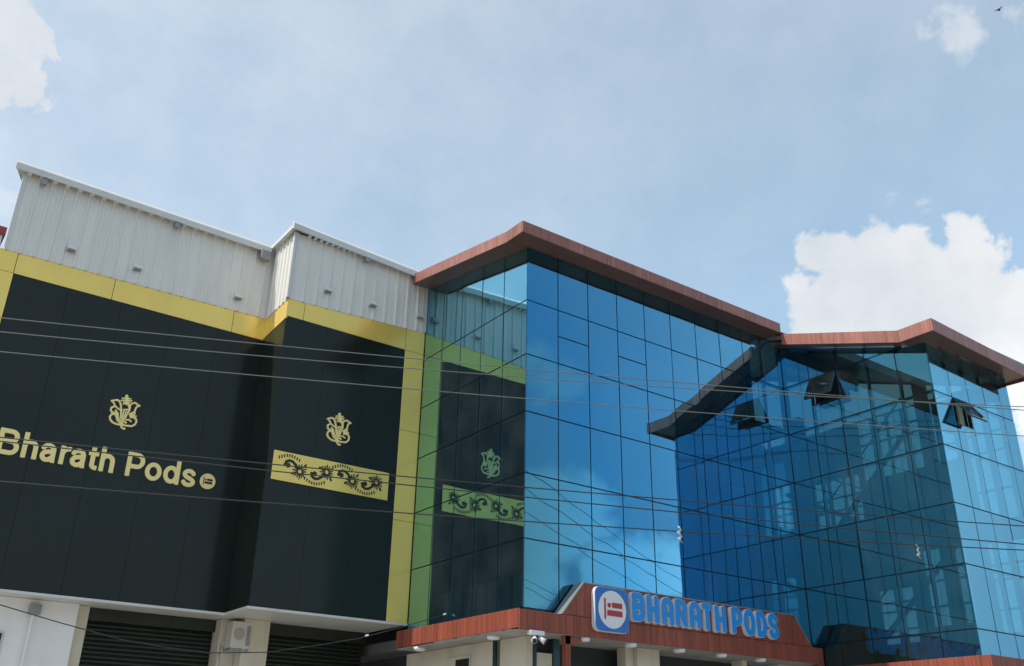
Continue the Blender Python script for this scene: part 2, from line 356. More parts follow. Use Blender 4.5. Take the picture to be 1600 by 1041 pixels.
for z0, z1 in ((ZB + .03, 7.4), (7.408, 10.517)): bev('gold_panel', (-9.3, -8.857, Y2 - 0.012, Y2 + 0.02, z0, z1), 'gold', HALL, 0.003)
# aluminium drip trim and soffit under the overhang
boxes('drip_trim', [(-9.3, XS - .02, Y2 - .03, Y2 + .04, ZB - .02, ZB + .028), (XS - .03, 0.0, Y1 - .03, Y1 + .04, ZB - .02, ZB + .028), (XS - .03, XS + .03, Y1 + .041, Y2 + .04, ZB - .02, ZB + .028)], 'trim', HALL)
boxes('overhang_soffit', [(-9.3, -0.02, Y2 + .042, 6.6, ZB + .003, ZB + .02), (XS + .032, -0.02, Y1 + .042, Y2 + .04, ZB + .003, ZB + .02)], 'trim', HALL)
# ribbed siding sheets
def sheet(w, nr, z0, z1l, z1r, plane, a, dirn=1, zb0=None, zb1=None):
    """one roll-formed sheet with nr ribs, lower edge z0, upper edge sloping"""
    prof = []
    p = w / nr
    for k in range(nr):
        u = k * p
        prof += [(u, 0), (u + .02, .032), (u + .05, .032), (u + .07, 0), (u + p * .62, 0), (u + p * .64, .007), (u + p * .68, .007), (u + p * .70, 0)]
    prof.append((w, 0)); vs = []; zb0 = z0 if zb0 is None else zb0; zb1 = z0 if zb1 is None else zb1
    for u, d in prof:
        f = u / w; zt_ = z1l + (z1r - z1l) * f; zb_ = zb0 + (zb1 - zb0) * f
        for z in (zb_, zt_):
            for e in (d, -0.004):
                vs.append((a + u, plane - e, z) if dirn == 1 else (plane - e, a + u, z))
    fs = []
    for i in range(len(prof) - 1):
        q = i * 4; r = q + 4
        fs += [(q, r, r + 2, q + 2), (q + 1, q + 3, r + 3, r + 1), (q, q + 1, r + 1, r), (q + 2, r + 2, r + 3, q + 3)]
    fs += [(0, 2, 3, 1), (len(vs) - 4, len(vs) - 3, len(vs) - 1, len(vs) - 2)]
    o = mesh('siding_sheet', vs, fs, 'siding', HALL)
    if dirn == 1:
        bm = bmesh.new(); bm.from_mesh(o.data); bmesh.ops.recalc_face_normals(bm, faces=bm.faces); bm.to_mesh(o.data); bm.free()
    return o
n1 = 11; w1 = (XS + 9.12) / n1
for i in range(n1):
    x = -9.12 + i * w1; sheet(w1, 2, 0, 12.84, 12.84, Y2 - 0.022, x, zb0=zt1(x) - .015, zb1=zt1(x + w1) - .015)
n2 = 6; w2 = (0 - XS - 0.01) / n2
for i in range(n2):
    x = XS + i * w2; sheet(w2, 2, 0, 12.8, 12.8, Y1 - 0.022, x, zb0=zt2(x) - .015, zb1=zt2(x + w2) - .015)
for i in range(2):
    y = Y1 + i * 0.6; sheet(0.6, 3, 0, 12.84, 12.84, XS - 0.022, y, dirn=2, zb0=11.10 - .03 * i, zb1=11.07 - .03 * i)
def flashing(x, y, z0, z1, w=.07, d=.09):
    box('corner_flashing', (x, x + .004, y, y + d, z0, z1), 'trim', HALL); box('corner_flashing', (x + .0045, x + w, y, y + .004, z0, z1), 'trim', HALL)
flashing(XS - .064, Y1 - .062, 11.12, 12.8); flashing(-9.15, Y2 - .062, 11.0, 12.8, .07, .12); box('corner_flashing', (-.09, -.01, Y1 - .062, Y1 - .056, 11.27, 12.78), 'trim', HALL)
# eaves: sloping roof edge with gutter
def eave(name, x0, x1, y0, y1, za, zb, t=0.14, m='trim'):
    return hexa(name, [(x0, y0, za - t), (x1, y0, zb - t), (x1, y1, zb - t + .04), (x0, y1, za - t + .04)], [(x0, y0, za), (x1, y0, zb), (x1, y1, zb + .12), (x0, y1, za + .12)], m, HALL)
eave('roof_edge', -9.34, -3.72, 5.19, 5.30, 12.90, 12.82); eave('roof_edge', -3.72, -0.34, 3.95, 4.06, 12.93, 12.74)
hexa('roof_edge', [(-3.72, 4.065, 12.82), (-3.72, 5.35, 12.82), (-3.62, 5.35, 12.84), (-3.62, 4.065, 12.84)], [(-3.72, 4.065, 12.93), (-3.72, 5.35, 12.90), (-3.62, 5.35, 12.94), (-3.62, 4.065, 12.96)], 'trim', HALL)
mesh('roof_sheet', [(-9.34, 5.3, 12.86), (-3.62, 5.3, 12.82), (-3.62, 4.06, 12.9), (-0.34, 4.06, 12.74), (-0.34, 13, 13.6), (-6.8, 13, 13.6),
                    (-9.34, 5.3, 12.91), (-3.62, 5.3, 12.87), (-3.62, 4.06, 12.95), (-0.34, 4.06, 12.79), (-0.34, 13, 13.65), (-6.8, 13, 13.65)],
     [(0, 1, 2, 3, 4, 5), (11, 10, 9, 8, 7, 6), (0, 6, 7, 1), (1, 7, 8, 2), (2, 8, 9, 3), (3, 9, 10, 4), (4, 10, 11, 5), (5, 11, 6, 0)], 'siding', HALL)
# rib ends seen under the eaves
for x in np.arange(-9.1, -3.8, 0.253): box('roof_rib', (x, x + .09, 5.20, 5.38, 12.76, 12.79), 'siding', HALL)
for x in np.arange(-3.3, -0.4, 0.15): box('roof_rib', (x, x + .06, 3.96, 4.12, 12.765 - .05 * (x + 3.6) / 3.2 , 12.80 - .05 * (x + 3.6) / 3.2), 'siding', HALL)
# ground floor behind the overhang
YG = 6.0
bev('pier_wall', (-12, -6.22, YG, YG + .4, 0, ZB), 'white', HALL, .01)
bev('door_frame', (-6.215, -5.98, YG + .18, YG + .5, 0, ZB), 'cream', HALL, .01)
bev('pier_wall', (-3.38, -3.02, YG + .02, YG + .5, 0, ZB), 'cream', HALL, .01)
bev('pier_wall', (-3.015, -2.45, YG - .35, YG + .5, 0, ZB), 'cream', HALL, .01)
bev('window_frame', (-7.75, -7.42, YG - .03, YG - .004, 2.9, 3.78), 'trim', HALL, .004)
bev('window_pane', (-7.90, -7.46, YG - .04, YG - .031, 2.9, 3.74), 'blackflat', HALL, .002)
box('inner_wall', (-9.3, 0, 6.9, 7.0, 0, ZB), 'inner', HALL)
def shutter(x0, x1, y, label):
    base = box('shutter', (x0, x1, y + .03, y + .05, 0.05, ZB - .25), 'shutter', HALL); base['label'] = label
    box('shutter_hood', (x0, x1, y - .12, y + .05, ZB - .24, ZB - .005), 'shutter', HALL)
    first = None; bl = wloc(base)
    for k in range(48):
        z = 0.06 + k * 0.085
        if z > ZB - .3: break
        if first is None:
            h = 0.081; vs = []
            for xx in (x0 + .01, x1 - .01):
                vs += [(xx, y + .028, z), (xx, y - .012, z + h * .25), (xx, y - .012, z + h * .6), (xx, y + .02, z + h), (xx, y + .028, z + h)]
            fs = [(0, 1, 2, 3, 4), (9, 8, 7, 6, 5)] + [(i, i + 5, (i + 1) % 5 + 5, (i + 1) % 5) for i in range(5)]
            first = mesh('slat', vs, fs, 'shutter', base)
        else:
            c = first.copy(); COL.objects.link(c); c.parent = base; c.location = first.location + Vector((0, 0, k * 0.085))
shutter(-5.975, -3.385, YG + .45, 'rolled down dark shutter left of the air conditioner')
shutter(-2.445, -0.05, YG + .05, 'rolled down dark shutter beside the cream wall')

# gold lettering on the black panels
SIGN = thing('wall_lettering', 'large gold raised letters Bharath Pods with round bed mark on the black panels', 'sign', (-6.4, Y2, 6.86))
arcp = lambda cx, cy, rx, ry, a0, a1, n=8: [(cx + rx * math.cos(math.radians(a0 + (a1 - a0) * k / n)), cy + ry * math.sin(math.radians(a0 + (a1 - a0) * k / n))) for k in range(n + 1)]
R_ = .043
HB = {   # centre lines of a bold grotesque, ends cut square by the clip box
 'B': (.38, .50, [[(.043, -.1), (.043, .6)], [(.043, .457), (.21, .457)] + arcp(.21, .362, .100, .095, 90, -90) + [(.043, .267)], [(.043, .267), (.22, .267)] + arcp(.225, .155, .112, .112, 90, -90, 10) + [(.043, .043)]]),
 'h': (.28, .50, [[(.043, -.1), (.043, .6)], [(.043, .19)] + arcp(.14, .225, .097, .102, 180, 0, 10) + [(.237, -.1)]]),
 'a': (.29, .37, [arcp(.137, .25, .093, .077, 165, 0, 9) + [(.230, .10), (.245, -.1)], [(.23, .215), (.15, .205)] + arcp(.125, .118, .082, .078, 100, 290, 10) + [(.23, .11)]]),
 'r': (.19, .37, [[(.043, -.1), (.043, .5)], [(.043, .18)] + arcp(.185, .20, .142, .125, 180, 90, 8) + [(.3, .325)]]),
 't': (.19, .46, [[(.088, .6), (.088, .11)] + arcp(.155, .10, .067, .057, 180, 270, 6) + [(.3, .043)], [(-.1, .325), (.3, .325)]]),
 'P': (.35, .50, [[(.043, -.1), (.043, .6)], [(.043, .457), (.20, .457)] + arcp(.20, .335, .107, .122, 90, -90, 10) + [(.043, .213)]]),
 'o': (.33, .38, [arcp(.165, .188, .122, .145, 0, 360, 24)]),
 'd': (.33, .50, [[(.287, -.1), (.287, .6)], arcp(.157, .188, .114, .145, 0, 360, 24)]),
 's': (.29, .38, [arcp(.145, .268, .092, .069, 15, 200, 10) + [(.085, .215), (.205, .165)] + arcp(.145, .112, .100, .069, 20, -165, 10)])}
cache = {}
for ch, x0, z0 in [('B',-8.38,6.86),('h',-7.95,6.86),('a',-7.62,6.855),('r',-7.27,6.86),('a',-7.07,6.855),('t',-6.75,6.86),('h',-6.52,6.86),('P',-6.01,6.86),('o',-5.63,6.85),('d',-5.26,6.855),('s',-4.88,6.85)]:
    w_, h_, st = HB[ch]
    if ch not in cache: cache[ch] = stroke_mesh('letter', [(q, R_) for q in st], .03, n=90, clip=(0, w_, 0, h_))
    on_wall('letter', cache[ch], 'goldflat', SIGN, x0, Y2, z0, 0.03)
bd = disc('bed_badge', (-4.33, Y2 - .001, 7.04), 0.165, (0, -1, 0), 0.028, 'goldflat', SIGN)
def pictogram(parent, cx, y, cz, s, m, names=('bed_mark',)):
    q = lambda a, b, c, d: (cx + a * s, cx + b * s, y - .008, y, cz + c * s, cz + d * s)
    box('bed_post', q(-.62, -.52, -.52, .52), m, parent); box('bed_base', q(-.42, .62, -.34, -.06), m, parent)
    box('bed_blanket', q(-.08, .62, .08, .34), m, parent); disc('pillow_dot', (cx - .28 * s, y, cz + .19 * s), .12 * s, (0, -1, 0), .008, m, parent, 16)
pictogram(SIGN, -4.33, Y2 - .0295, 7.04, 0.155, 'blackflat')

EMB = [([(-0.248,-0.093),(-0.275,-0.155),(-0.255,-0.215),(-0.2,-0.258),(-0.128,-0.279),(-0.035,-0.277),(0.084,-0.27),(0.185,-0.257),(0.237,-0.208),(0.255,-0.139),(0.232,-0.088),(0.186,-0.07),(0.149,-0.06)],0.0166),([(-0.035,-0.277),(-0.009,-0.327),(0.029,-0.347),(0.054,-0.341)],0.0157),([(-0.248,-0.093),(-0.183,-0.079),(-0.149,-0.127),(-0.119,-0.194),(-0.06,-0.237),(0.003,-0.251)],0.0157),([(-0.23,0.079),(-0.282,0.039),(-0.28,-0.017),(-0.247,-0.056),(-0.186,-0.061),(-0.139,-0.087)],0.0166),([(-0.301,0.184),(-0.253,0.204),(-0.197,0.227),(-0.151,0.21),(-0.115,0.152),(-0.086,0.046)],0.0166),([(-0.301,0.184),(-0.251,0.148),(-0.215,0.091),(-0.165,0.056),(-0.109,0.032)],0.0138),([(-0.086,0.046),(-0.072,-0.053),(-0.053,-0.133),(-0.0,-0.186),(0.056,-0.211)],0.0175),([(-0.024,0.033),(-0.035,-0.045),(-0.012,-0.124),(0.044,-0.148),(0.102,-0.136),(0.15,-0.162)],0.0129),([(0.038,0.169),(0.066,0.11),(0.063,0.034),(0.041,-0.037),(0.028,-0.106)],0.0138),([(0.071,0.177),(0.106,0.223),(0.163,0.246),(0.212,0.219),(0.259,0.202)],0.0157),([(0.259,0.202),(0.203,0.17),(0.188,0.109),(0.18,0.06),(0.136,0.013),(0.089,-0.017)],0.0157),([(0.071,0.177),(0.079,0.112),(0.075,0.036)],0.012),([(0.18,0.06),(0.189,0.006),(0.162,-0.038),(0.111,-0.04),(0.127,-0.083),(0.223,-0.034)],0.0157),([(-0.132,-0.076),(-0.103,-0.144),(-0.07,-0.183),(-0.02,-0.219)],0.0129),([(-0.03,0.352),(-0.0,0.188)],0.0276),([(-0.105,0.287),(0.056,0.311)],0.012),([(-0.113,0.237),(0.08,0.274)],0.0147),([(-0.072,0.2),(0.061,0.231)],0.012),([(-0.065,0.164),(-0.004,0.207),(0.053,0.182)],0.0101),([(0.026,0.044),(0.006,-0.036),(0.008,-0.091)],0.0101),([(0.144,-0.032),(0.157,-0.058)],0.0276),([(-0.043,0.047),(0.005,0.067),(0.047,0.072)],0.0111),([(-0.188,-0.005),(-0.157,-0.035),(-0.134,-0.067)],0.0184)]
em = stroke_mesh('emblem', EMB, 0.03, 0.001, n=150)
tag(on_wall('emblem', em, 'goldflat', None, -6.233, Y2, 8.148, 0.03), 'gold elephant-headed emblem on black panels above the Bharath Pods letters', 'emblem')
tag(on_wall('emblem', em, 'goldflat', None, -2.02, Y1, 8.36, 0.03), 'gold elephant-headed emblem above the patterned gold strip on the projecting bay', 'emblem')
# ornament strip
ORN = thing('ornament_strip', 'horizontal gold strip with black floral scroll pattern on the projecting bay', 'wall decoration', (-2.08, Y1, 6.99))
bev('gold_board', (-3.44, -0.71, Y1 - .03, Y1, 6.99, 7.61), 'gold', ORN, .003)
def motif(f):
    s = []
    for k in range(15):
        a = math.pi * 2 * k / 15 + .1; r0, r1 = .055, .135 + .02 * (k % 2)
        s.append(([(r0 * math.cos(a), r0 * math.sin(a)), (r1 * math.cos(a), r1 * math.sin(a))], .0095))
    arc = [(-.33, .15), (-.26, .19), (-.18, .18), (-.10, .12), (-.04, .05)]
    s += [(arc, .021), ([(-.34, .09), (-.26, .10)], .026), ([(-.28, .055), (-.24, .075)], .018)]
    for k in range(9):
        t = k / 8; x = -.48 + .44 * t; y = .20 + .075 * math.sin(t * math.pi * .95); dx = -.25 + .5 * t
        s.append(([(x, y), (x + .045 * dx, y + .045)], .0095))
    s += [([(.10, .13), (.12, .16)], .016), ([(-.17, -.07), (-.14, -.06)], .018)]
    return [([(x, y * f) for x, y in st], r * 1.3) for st, r in s]
m_up, m_dn = (stroke_mesh('scroll_motif', motif(1), 0.008, n=170), stroke_mesh('scroll_motif', motif(-1), 0.008, n=170))
for cx, dz, mm in ((-2.83, -.05, m_up), (-2.22, .05, m_dn), (-1.60, -.035, m_up), (-1.02, .045, m_dn)):
    on_wall('scroll_motif', mm, 'blackflat', ORN, cx, Y1 - .0305, 7.30 + dz, 0.008)

# hoods and brackets on the siding
def vent(x, y, z, label):
    t = thing('siding_vent', label, 'vent', (x, y, z), 'small vent hoods on the ribbed siding')
    hexa('hood', [(x - .10, y - .13, z + .02), (x + .10, y - .13, z + .02), (x + .10, y, z), (x - .10, y, z)], [(x - .08, y - .03, z + .15), (x + .08, y - .03, z + .15), (x + .08, y, z + .17), (x - .08, y, z + .17)], 'siding', t)
    box('louvre', (x - .07, x + .07, y - .10, y - .01, z - .012, z + .005), 'steel', t)
for x, l in ((-7.94, 'small white vent hood, first from the left end of the long siding'), (-6.58, 'small white vent hood in the middle of the long siding'), (-4.31, 'small white vent hood near the inner corner of the long siding')): vent(x, Y2 - .03, 11.33, l)
for x, l in ((-2.67, 'small white vent hood, leftmost on the bay siding'), (-1.5, 'small white vent hood, middle one on the bay siding')): vent(x, Y1 - .03, 11.52, l)
vent(-0.22, Y1 - .05, 11.58, 'small white vent hood right beside the glass wall')
def eave_lamp(x, y, z, label):
    t = thing('eave_lamp', label, 'lamp', (x, y, z), 'small lamps under the steel eaves')
    box('lamp_body', (x - .05, x + .05, y - .07, y + .03, z - .1, z + .02), 'steel', t); box('lamp_bracket', (x - .015, x + .015, y - .03, y + .0, z + .02, z + .1), 'steel', t)
eave_lamp(-8.76, 5.28, 12.70, 'small grey lamp under the far left end of the white eave'); eave_lamp(-5.95, 5.28, 12.70, 'small grey lamp under the middle of the long white eave'); eave_lamp(-1.79, 4.03, 12.68, 'small grey lamp under the eave of the projecting bay')
FL = thing('flood_lamp', 'grey floodlight box under the eave in the inner corner of the siding', 'lamp', (-3.85, 5.25, 12.45))
bev('lamp_body', (-3.98, -3.74, 5.12, 5.30, 12.46, 12.68), 'steel', FL, .01); box('lamp_bracket', (-3.88, -3.84, 5.2, 5.33, 12.68, 12.8), 'steel', FL)

# air conditioner
AC = thing('air_conditioner', 'stained ivory air conditioner outdoor unit hung on the wall between the two shutters', 'air conditioner', (-3.05, 5.6, 3.75))
bev('casing', (-3.27, -2.86, 5.62, 5.98, 3.80, 4.33), 'plastic', AC, .015, 2)
gr = disc('fan_grille', (-3.12, 5.618, 4.08), .115, (0, -1, 0), .008, 'plastic', AC, 24)
for k in range(3): tube('grille_ring', [(-3.12 + .035 * (k + 1) * math.cos(a), 5.606, 4.08 + .035 * (k + 1) * math.sin(a)) for a in np.linspace(0, 2 * math.pi, 20)], .004, 'blackflat', AC, 5)
box('service_cover', (-2.96, -2.88, 5.612, 5.619, 3.86, 4.25), 'steel', AC)
boxes('bracket', [(-3.28, -3.24, 5.62, 6.0, 3.755, 3.798), (-2.93, -2.89, 5.62, 6.0, 3.755, 3.798), (-3.30, -2.86, 5.62, 5.66, 3.73, 3.754)], 'steel', AC)
tube('refrigerant_pipe', [(-3.24, 5.9, 3.95), (-3.34, 5.95, 3.9), (-3.36, 5.97, 3.6), (-3.36, 5.97, 1.2)], .022, 'plastic', AC)
tag(tube('drain_pipe', [(-7.02, 5.93, 4.30), (-7.02, 5.93, 4.1), (-7.02, 5.93, 0.1)], .03, 'white'), 'white vertical drain pipe on the white wall at the left', 'pipe')
tag(box('junction_box', (-7.1, -6.9, 5.88, 5.995, 4.12, 4.30), 'steel'), 'small grey junction box above the white drain pipe', 'box')

# ================================================================== GLASS BLOCK
GB = thing('glass_building', 'block of blue reflective glass panes under a brown slanting roof edge', 'building', (5, 1, 0))
ROWS = [4.30, 5.56, 6.82, 8.08, 9.31, 10.54, 11.80]
XC = 8.15; YF = -3.93; XR = 11.47
TH = 0.012; G = 0.026
pane_cache = {}
def pane(axis, u0, u1, z0, z1a, z1b=None, pos=0.0, tilt=True, z0b=None, top=None):
    """axis 'y': pane in a plane of constant y (u = x); axis 'x': constant x (u = y)"""
    z1b = z1a if z1b is None else z1b
    a0, a1 = u0 + G / 2, u1 - G / 2; b0 = z0 + G / 2; t0, t1 = z1a - G / 2, z1b - G / 2; w = (a1 - a0) / 2
    key = (axis, round(a1 - a0, 3), round(t0 - b0, 3), round(t1 - b0, 3))
    if key not in pane_cache:
        f = (lambda u, d, z: (u, d, z)) if axis == 'y' else (lambda u, d, z: (d, u, z))
        vs = [f(-w, 0, 0), f(w, 0, 0), f(w, TH, 0), f(-w, TH, 0), f(-w, 0, t0 - b0), f(w, 0, t1 - b0), f(w, TH, t1 - b0), f(-w, TH, t0 - b0)]
        me = bpy.data.meshes.new('glass_pane'); fs = BF if axis == 'y' else [tuple(reversed(q)) for q in BF]
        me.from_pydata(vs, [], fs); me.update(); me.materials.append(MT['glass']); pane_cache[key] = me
    o = link('glass_pane', pane_cache[key], None, GB); c = (a0 + a1) / 2
    o.location = Vector((c, pos, b0) if axis == 'y' else (pos, c, b0)) - GB.location
    if tilt:
        rx, rz = (random.gauss(0, .0015), random.gauss(0, .0015))
        o.rotation_euler = (rx, 0, rz) if axis == 'y' else (0, rx, rz)
    return o
def vbar(axis, u, z0, z1, pos, w=.05):
    b = (u - w / 2, u + w / 2, pos + TH + .012, pos + .10, z0, z1) if axis == 'y' else (pos + TH + .012, pos + .10, u - w / 2, u + w / 2, z0, z1)
    box('mullion', b, 'frame', GB)
def hbar(axis, u0, u1, z, pos, w=.05, za=None):
    b = (u0, u1, pos + TH + .014, pos + .085, z - w / 2, z + w / 2) if axis == 'y' else (pos + TH + .014, pos + .085, u0, u1, z - w / 2, z + w / 2)
    box('transom', b, 'frame', GB)
# --- front G2 (y = 0, x 0..8.15)
NG = 10; xs = [0, .83, 1.67, 2.52, 3.36, 4.19, 5.03, 5.86, 6.69, 7.45, XC]
for i in range(10):
    for j in range(6):
        z0, z1 = ROWS[j], ROWS[j + 1]
        if j == 4 and i in (1, 3):
            pane('y', xs[i], xs[i + 1], z0, 9.93); pane('y', xs[i], xs[i + 1], 9.93, z1); hbar('y', xs[i], xs[i + 1], 9.93, 0)
        else: pane('y', xs[i], xs[i + 1], z0, z1)
for x in xs[1:]: vbar('y', min(x, XC - .03), ROWS[0] - .3, 11.8, 0)
for z in ROWS[:6]: hbar('y', 0.03, XC - .02, z, 0)
# --- side G1 (x = 0, y 0..4.16)
sg = lambda y: 11.80 + max(0, y - .08) * 0.165
ys = [0, .83, 1.67, 2.5, 3.33, 4.12]
for i in range(5):
    for j in range(6):
        z0, z1 = ROWS[j], ROWS[j + 1]
        if j < 5: pane('x', ys[i], ys[i + 1], z0, z1)
        else: pane('x', ys[i], ys[i + 1], z0, sg(ys[i]), sg(ys[i + 1]))
for y in ys[1:]: vbar('x', y, ROWS[0] - .3, sg(y) - .02, 0)
for z in ROWS[:6]: hbar('x', 0.03, 4.12, z, 0)
box('corner_post', (.016, .05, .016, .05, 4.0, 11.8), 'frame', GB)
# --- wing side G3 (x = 8.15, y -3.93..0) and wing front (y = -3.93)
sw = lambda y: 10.46 + max(0, y + 3.6) * 0.335        # underside of the sloping roof edge
yw = [YF + k * (-YF) / 5 for k in range(6)]
WR = [3.75, 4.30, 5.56, 6.82, 8.08, 9.31, 10.54]
CAS = (3, 5)     # open casement: column, row index on G3
for i in range(5):
    a, b = yw[i], yw[i + 1]
    for j in range(len(WR)):
        z0 = WR[j]; zt = WR[j + 1] if j + 1 < len(WR) else 99
        ta, tb = min(zt, sw(a)), min(zt, sw(b))
        if max(ta, tb) <= z0 + .06: continue
        ta, tb = max(ta, z0 + G + .004), max(tb, z0 + G + .004)
        if i == 3 and j == 5: pane('x', a, b, z0, 9.85, pos=XC); continue
        pane('x', a, b, z0, ta, tb, pos=XC)
for y in yw[1:]: vbar('x', min(y, -.03), 3.7, sw(y) - .02, XC)
for z in WR[:6]: hbar('x', YF + .03, 0, z, XC)
hbar('x', -3.30, 0, 10.54, XC); hbar('x', yw[3], yw[4], 9.85, XC)
xw = [XC, 8.86, 9.56, 10.27, 10.98, XR]; ZTOP = 10.44
for i in range(5):
    for j in range(len(WR) - 1):
        z0, z1 = WR[j], min(WR[j + 1], ZTOP)
        if i == 1 and j == 4: pane('y', xw[i], xw[i + 1], z0, 8.70, pos=YF); continue
        pane('y', xw[i], xw[i + 1], z0, z1, pos=YF)
for x in xw[1:]: vbar('y', x - (.02 if x == XR else 0), 3.7, ZTOP, YF)
for z in WR[:6]: hbar('y', XC + .03, XR, z, YF)
hbar('y', xw[1], xw[2], 8.70, YF)
box('corner_post', (XC + .016, XC + .05, YF + .016, YF + .05, 3.7, 10.44), 'frame', GB)
box('corner_post', (XC - .004, XC + .09, -.017, .10, 3.7, 11.78), 'frame', GB)
box('upper_wall', (XC + .10, XR, .03, .13, 11.3, 11.95), 'inner', GB)
# open top-hung casements (> frame)
def casement_x(y0, y1, zh, h, ang):
    p = pane('x', y0, y1, zh - h, zh, pos=XC, tilt=False); me = p.data.copy()
    for v in me.vertices: v.co.z -= h - G
    p.data = me; p.name = 'casement'; p.location.z = zh - G / 2; p.location.x -= .02; p.rotation_euler = (0, ang, 0)
    w = (y1 - y0 - G) / 2; hh = h - G
    for b in ((.013, .05, -w, -w + .05, -hh, 0), (.013, .05, w - .05, w, -hh, 0), (.013, .05, -w + .051, w - .051, -hh, -hh + .05), (.013, .05, -w + .051, w - .051, -.05, 0)):
        me2 = bpy.data.meshes.new('casement_frame'); me2.from_pydata(boxv(*b), [], BF); link('casement_frame', me2, 'frame', p)
def casement_y(x0, x1, zh, h, ang):
    p = pane('y', x0, x1, zh - h, zh, pos=YF, tilt=False); me = p.data.copy()
    for v in me.vertices: v.co.z -= h - G
    p.data = me; p.name = 'casement'; p.location.z = zh - G / 2; p.location.y -= .02; p.rotation_euler = (-ang, 0, 0)
    w = (x1 - x0 - G) / 2; hh = h - G
    for b in ((-w, -w + .05, .013, .05, -hh, 0), (w - .05, w, .013, .05, -hh, 0), (-w + .051, w - .051, .013, .05, -hh, -hh + .05), (-w + .051, w - .051, .013, .05, -.05, 0)):
        me2 = bpy.data.meshes.new('casement_frame'); me2.from_pydata(boxv(*b), [], BF); link('casement_frame', me2, 'frame', p)
casement_x(yw[3], yw[4], 10.54, 0.69, math.radians(28))
casement_y(xw[1], xw[2], 9.31, 0.61, math.radians(34))
box('curtain', (9.27, 9.46, YF + .14, YF + .18, 8.5, 9.31), 'curtain', GB)
boxes('window_reveal', [(xw[1] + .03, xw[1] + .06, YF + .1, YF + .5, 8.7, 9.3), (xw[2] - .06, xw[2] - .03, YF + .1, YF + .5, 8.7, 9.3), (xw[1] + .061, xw[2] - .061, YF + .45, YF + .5, 8.7, 9.3)], 'inner', GB)
boxes('window_reveal', [(XC + .1, XC + .5, yw[3] + .03, yw[3] + .06, 9.86, 10.5), (XC + .1, XC + .5, yw[4] - .06, yw[4] - .03, 9.86, 10.5), (XC + .45, XC + .5, yw[3] + .061, yw[4] - .061, 9.86, 10.5)], 'inner', GB)

# --- interior
boxes('floor_slab', [(.15, XC, .15, 9.9, z, z + .22) for z in (3.95, 6.75, 9.3)], 'slab', GB)
box('dark_backing', (.9, XC - .05, .95, 9.8, 0, 11.7), 'inner', GB)  # solid dark box added behind the glass so the inside looks unlit
boxes('parapet_board', [(.30, .34, a + .03, b - .09, 4.18, 4.97) for a, b in zip(ys[:-1], ys[1:])], 'concrete', GB)
boxes('floor_slab', [(XC + .15, XR - .12, YF + .15, 7.5, 6.72, 6.90), (XC + .15, XR - .12, YF + .15, 7.5, 3.72, 3.95)], 'slab', GB)
# rear wall of the wing with window openings
def wall_with_holes(name, X, y0, y1, z0, z1, holes, m):
    yy = sorted({y0, y1, *[h[0] for h in holes], *[h[1] for h in holes]}); zz = sorted({z0, z1, *[h[2] for h in holes], *[h[3] for h in holes]}); bl = []
    for a, b in zip(yy[:-1], yy[1:]):
        for c, d in zip(zz[:-1], zz[1:]):
            cy, cz = (a + b) / 2, (c + d) / 2
            if not any(h[0] < cy < h[1] and h[2] < cz < h[3] for h in holes): bl.append((X, X + .08, a, b, c, d))
    return boxes(name, bl, m, GB)
HO = [(.35, 2.3, 6.95, 9.0), (-2.5, .2, 8.75, 10.40), (-2.2, -1.1, 4.9, 6.7), (-3.75, -2.75, 4.6, 6.6), (-3.75, -2.75, 7.1, 9.9), (2.5, 4.2, 7.2, 9.2), (-.7, .25, 4.6, 5.9)]
wall_with_holes('rear_wall', XR - .1, YF + .12, 7.5, 3.7, 10.42, HO, 'inner')
box('rear_wall', (XC + .1, XR, 7.51, 7.6, 3.7, 12.5), 'inner', GB)
for h in HO:
    n = max(2, int((h[1] - h[0]) / .42)); bl = []
    for k in range(1, n): y = h[0] + (h[1] - h[0]) * k / n; bl.append((XR - .12, XR - .04, y - .03, y + .03, h[2], h[3]))
    for k in range(1, 4): z = h[2] + (h[3] - h[2]) * (k / 4 if k != 2 else .58); bl.append((XR - .11, XR - .05, h[0], h[1], z - .022, z + .022))
    boxes('rear_window_frame', bl, 'frame', GB); box('rear_window_pane', (XR - .035, XR - .03, h[0], h[1], h[2], h[3]), 'clear', GB)
for a, b in (((10.4, -1.2, 6.9), (10.4, 2.0, 8.6)), ((10.4, .3, 4.0), (10.4, -2.8, 6.7)), ((10.9, 1.6, 6.9), (10.9, -1.5, 9.6))):
    tube('stair_string', [a, b], .07, 'frame', GB, 6); tube('stair_rail', [(a[0], a[1], a[2] + .9), (b[0], b[1], b[2] + .9)], .025, 'frame', GB, 6)
for p in ((9.9, -2.6), (9.9, 1.0), (10.9, 3.2)): box('column', (p[0] - .12, p[0] + .12, p[1] - .12, p[1] + .12, 3.96, 10.4), 'slab', GB)

# --- roof edges (sloping fascia) and soffits
O = 0.5; FT = 0.26
def fascia_front(x0, x1, y, z, m='wood', seams=1.22):
    n = max(1, round((x1 - x0) / seams)); w = (x1 - x0) / n
    for i in range(n): bev('fascia_panel', (x0 + i * w + .003, x0 + (i + 1) * w - .003, y, y + .03, z, z + FT), m, GB, .003)
fascia_front(-O, XC - O - .02, -O, 11.775)
ypts = [-O, .08, 1.3, 2.6, 4.0]
for a, b in zip(ypts[:-1], ypts[1:]):
    a_ = a + (.034 if a == -O else .003)
    za, zb_ = sg(a) - .025, sg(b) - .025
    hexa('fascia_panel', [(-O, a_, za), (-O, b - .003, zb_), (-O + .03, b - .003, zb_), (-O + .03, a_, za)], [(-O, a_, za + FT), (-O, b - .003, zb_ + FT), (-O + .03, b - .003, zb_ + FT), (-O + .03, a_, za + FT)], 'wood', GB)
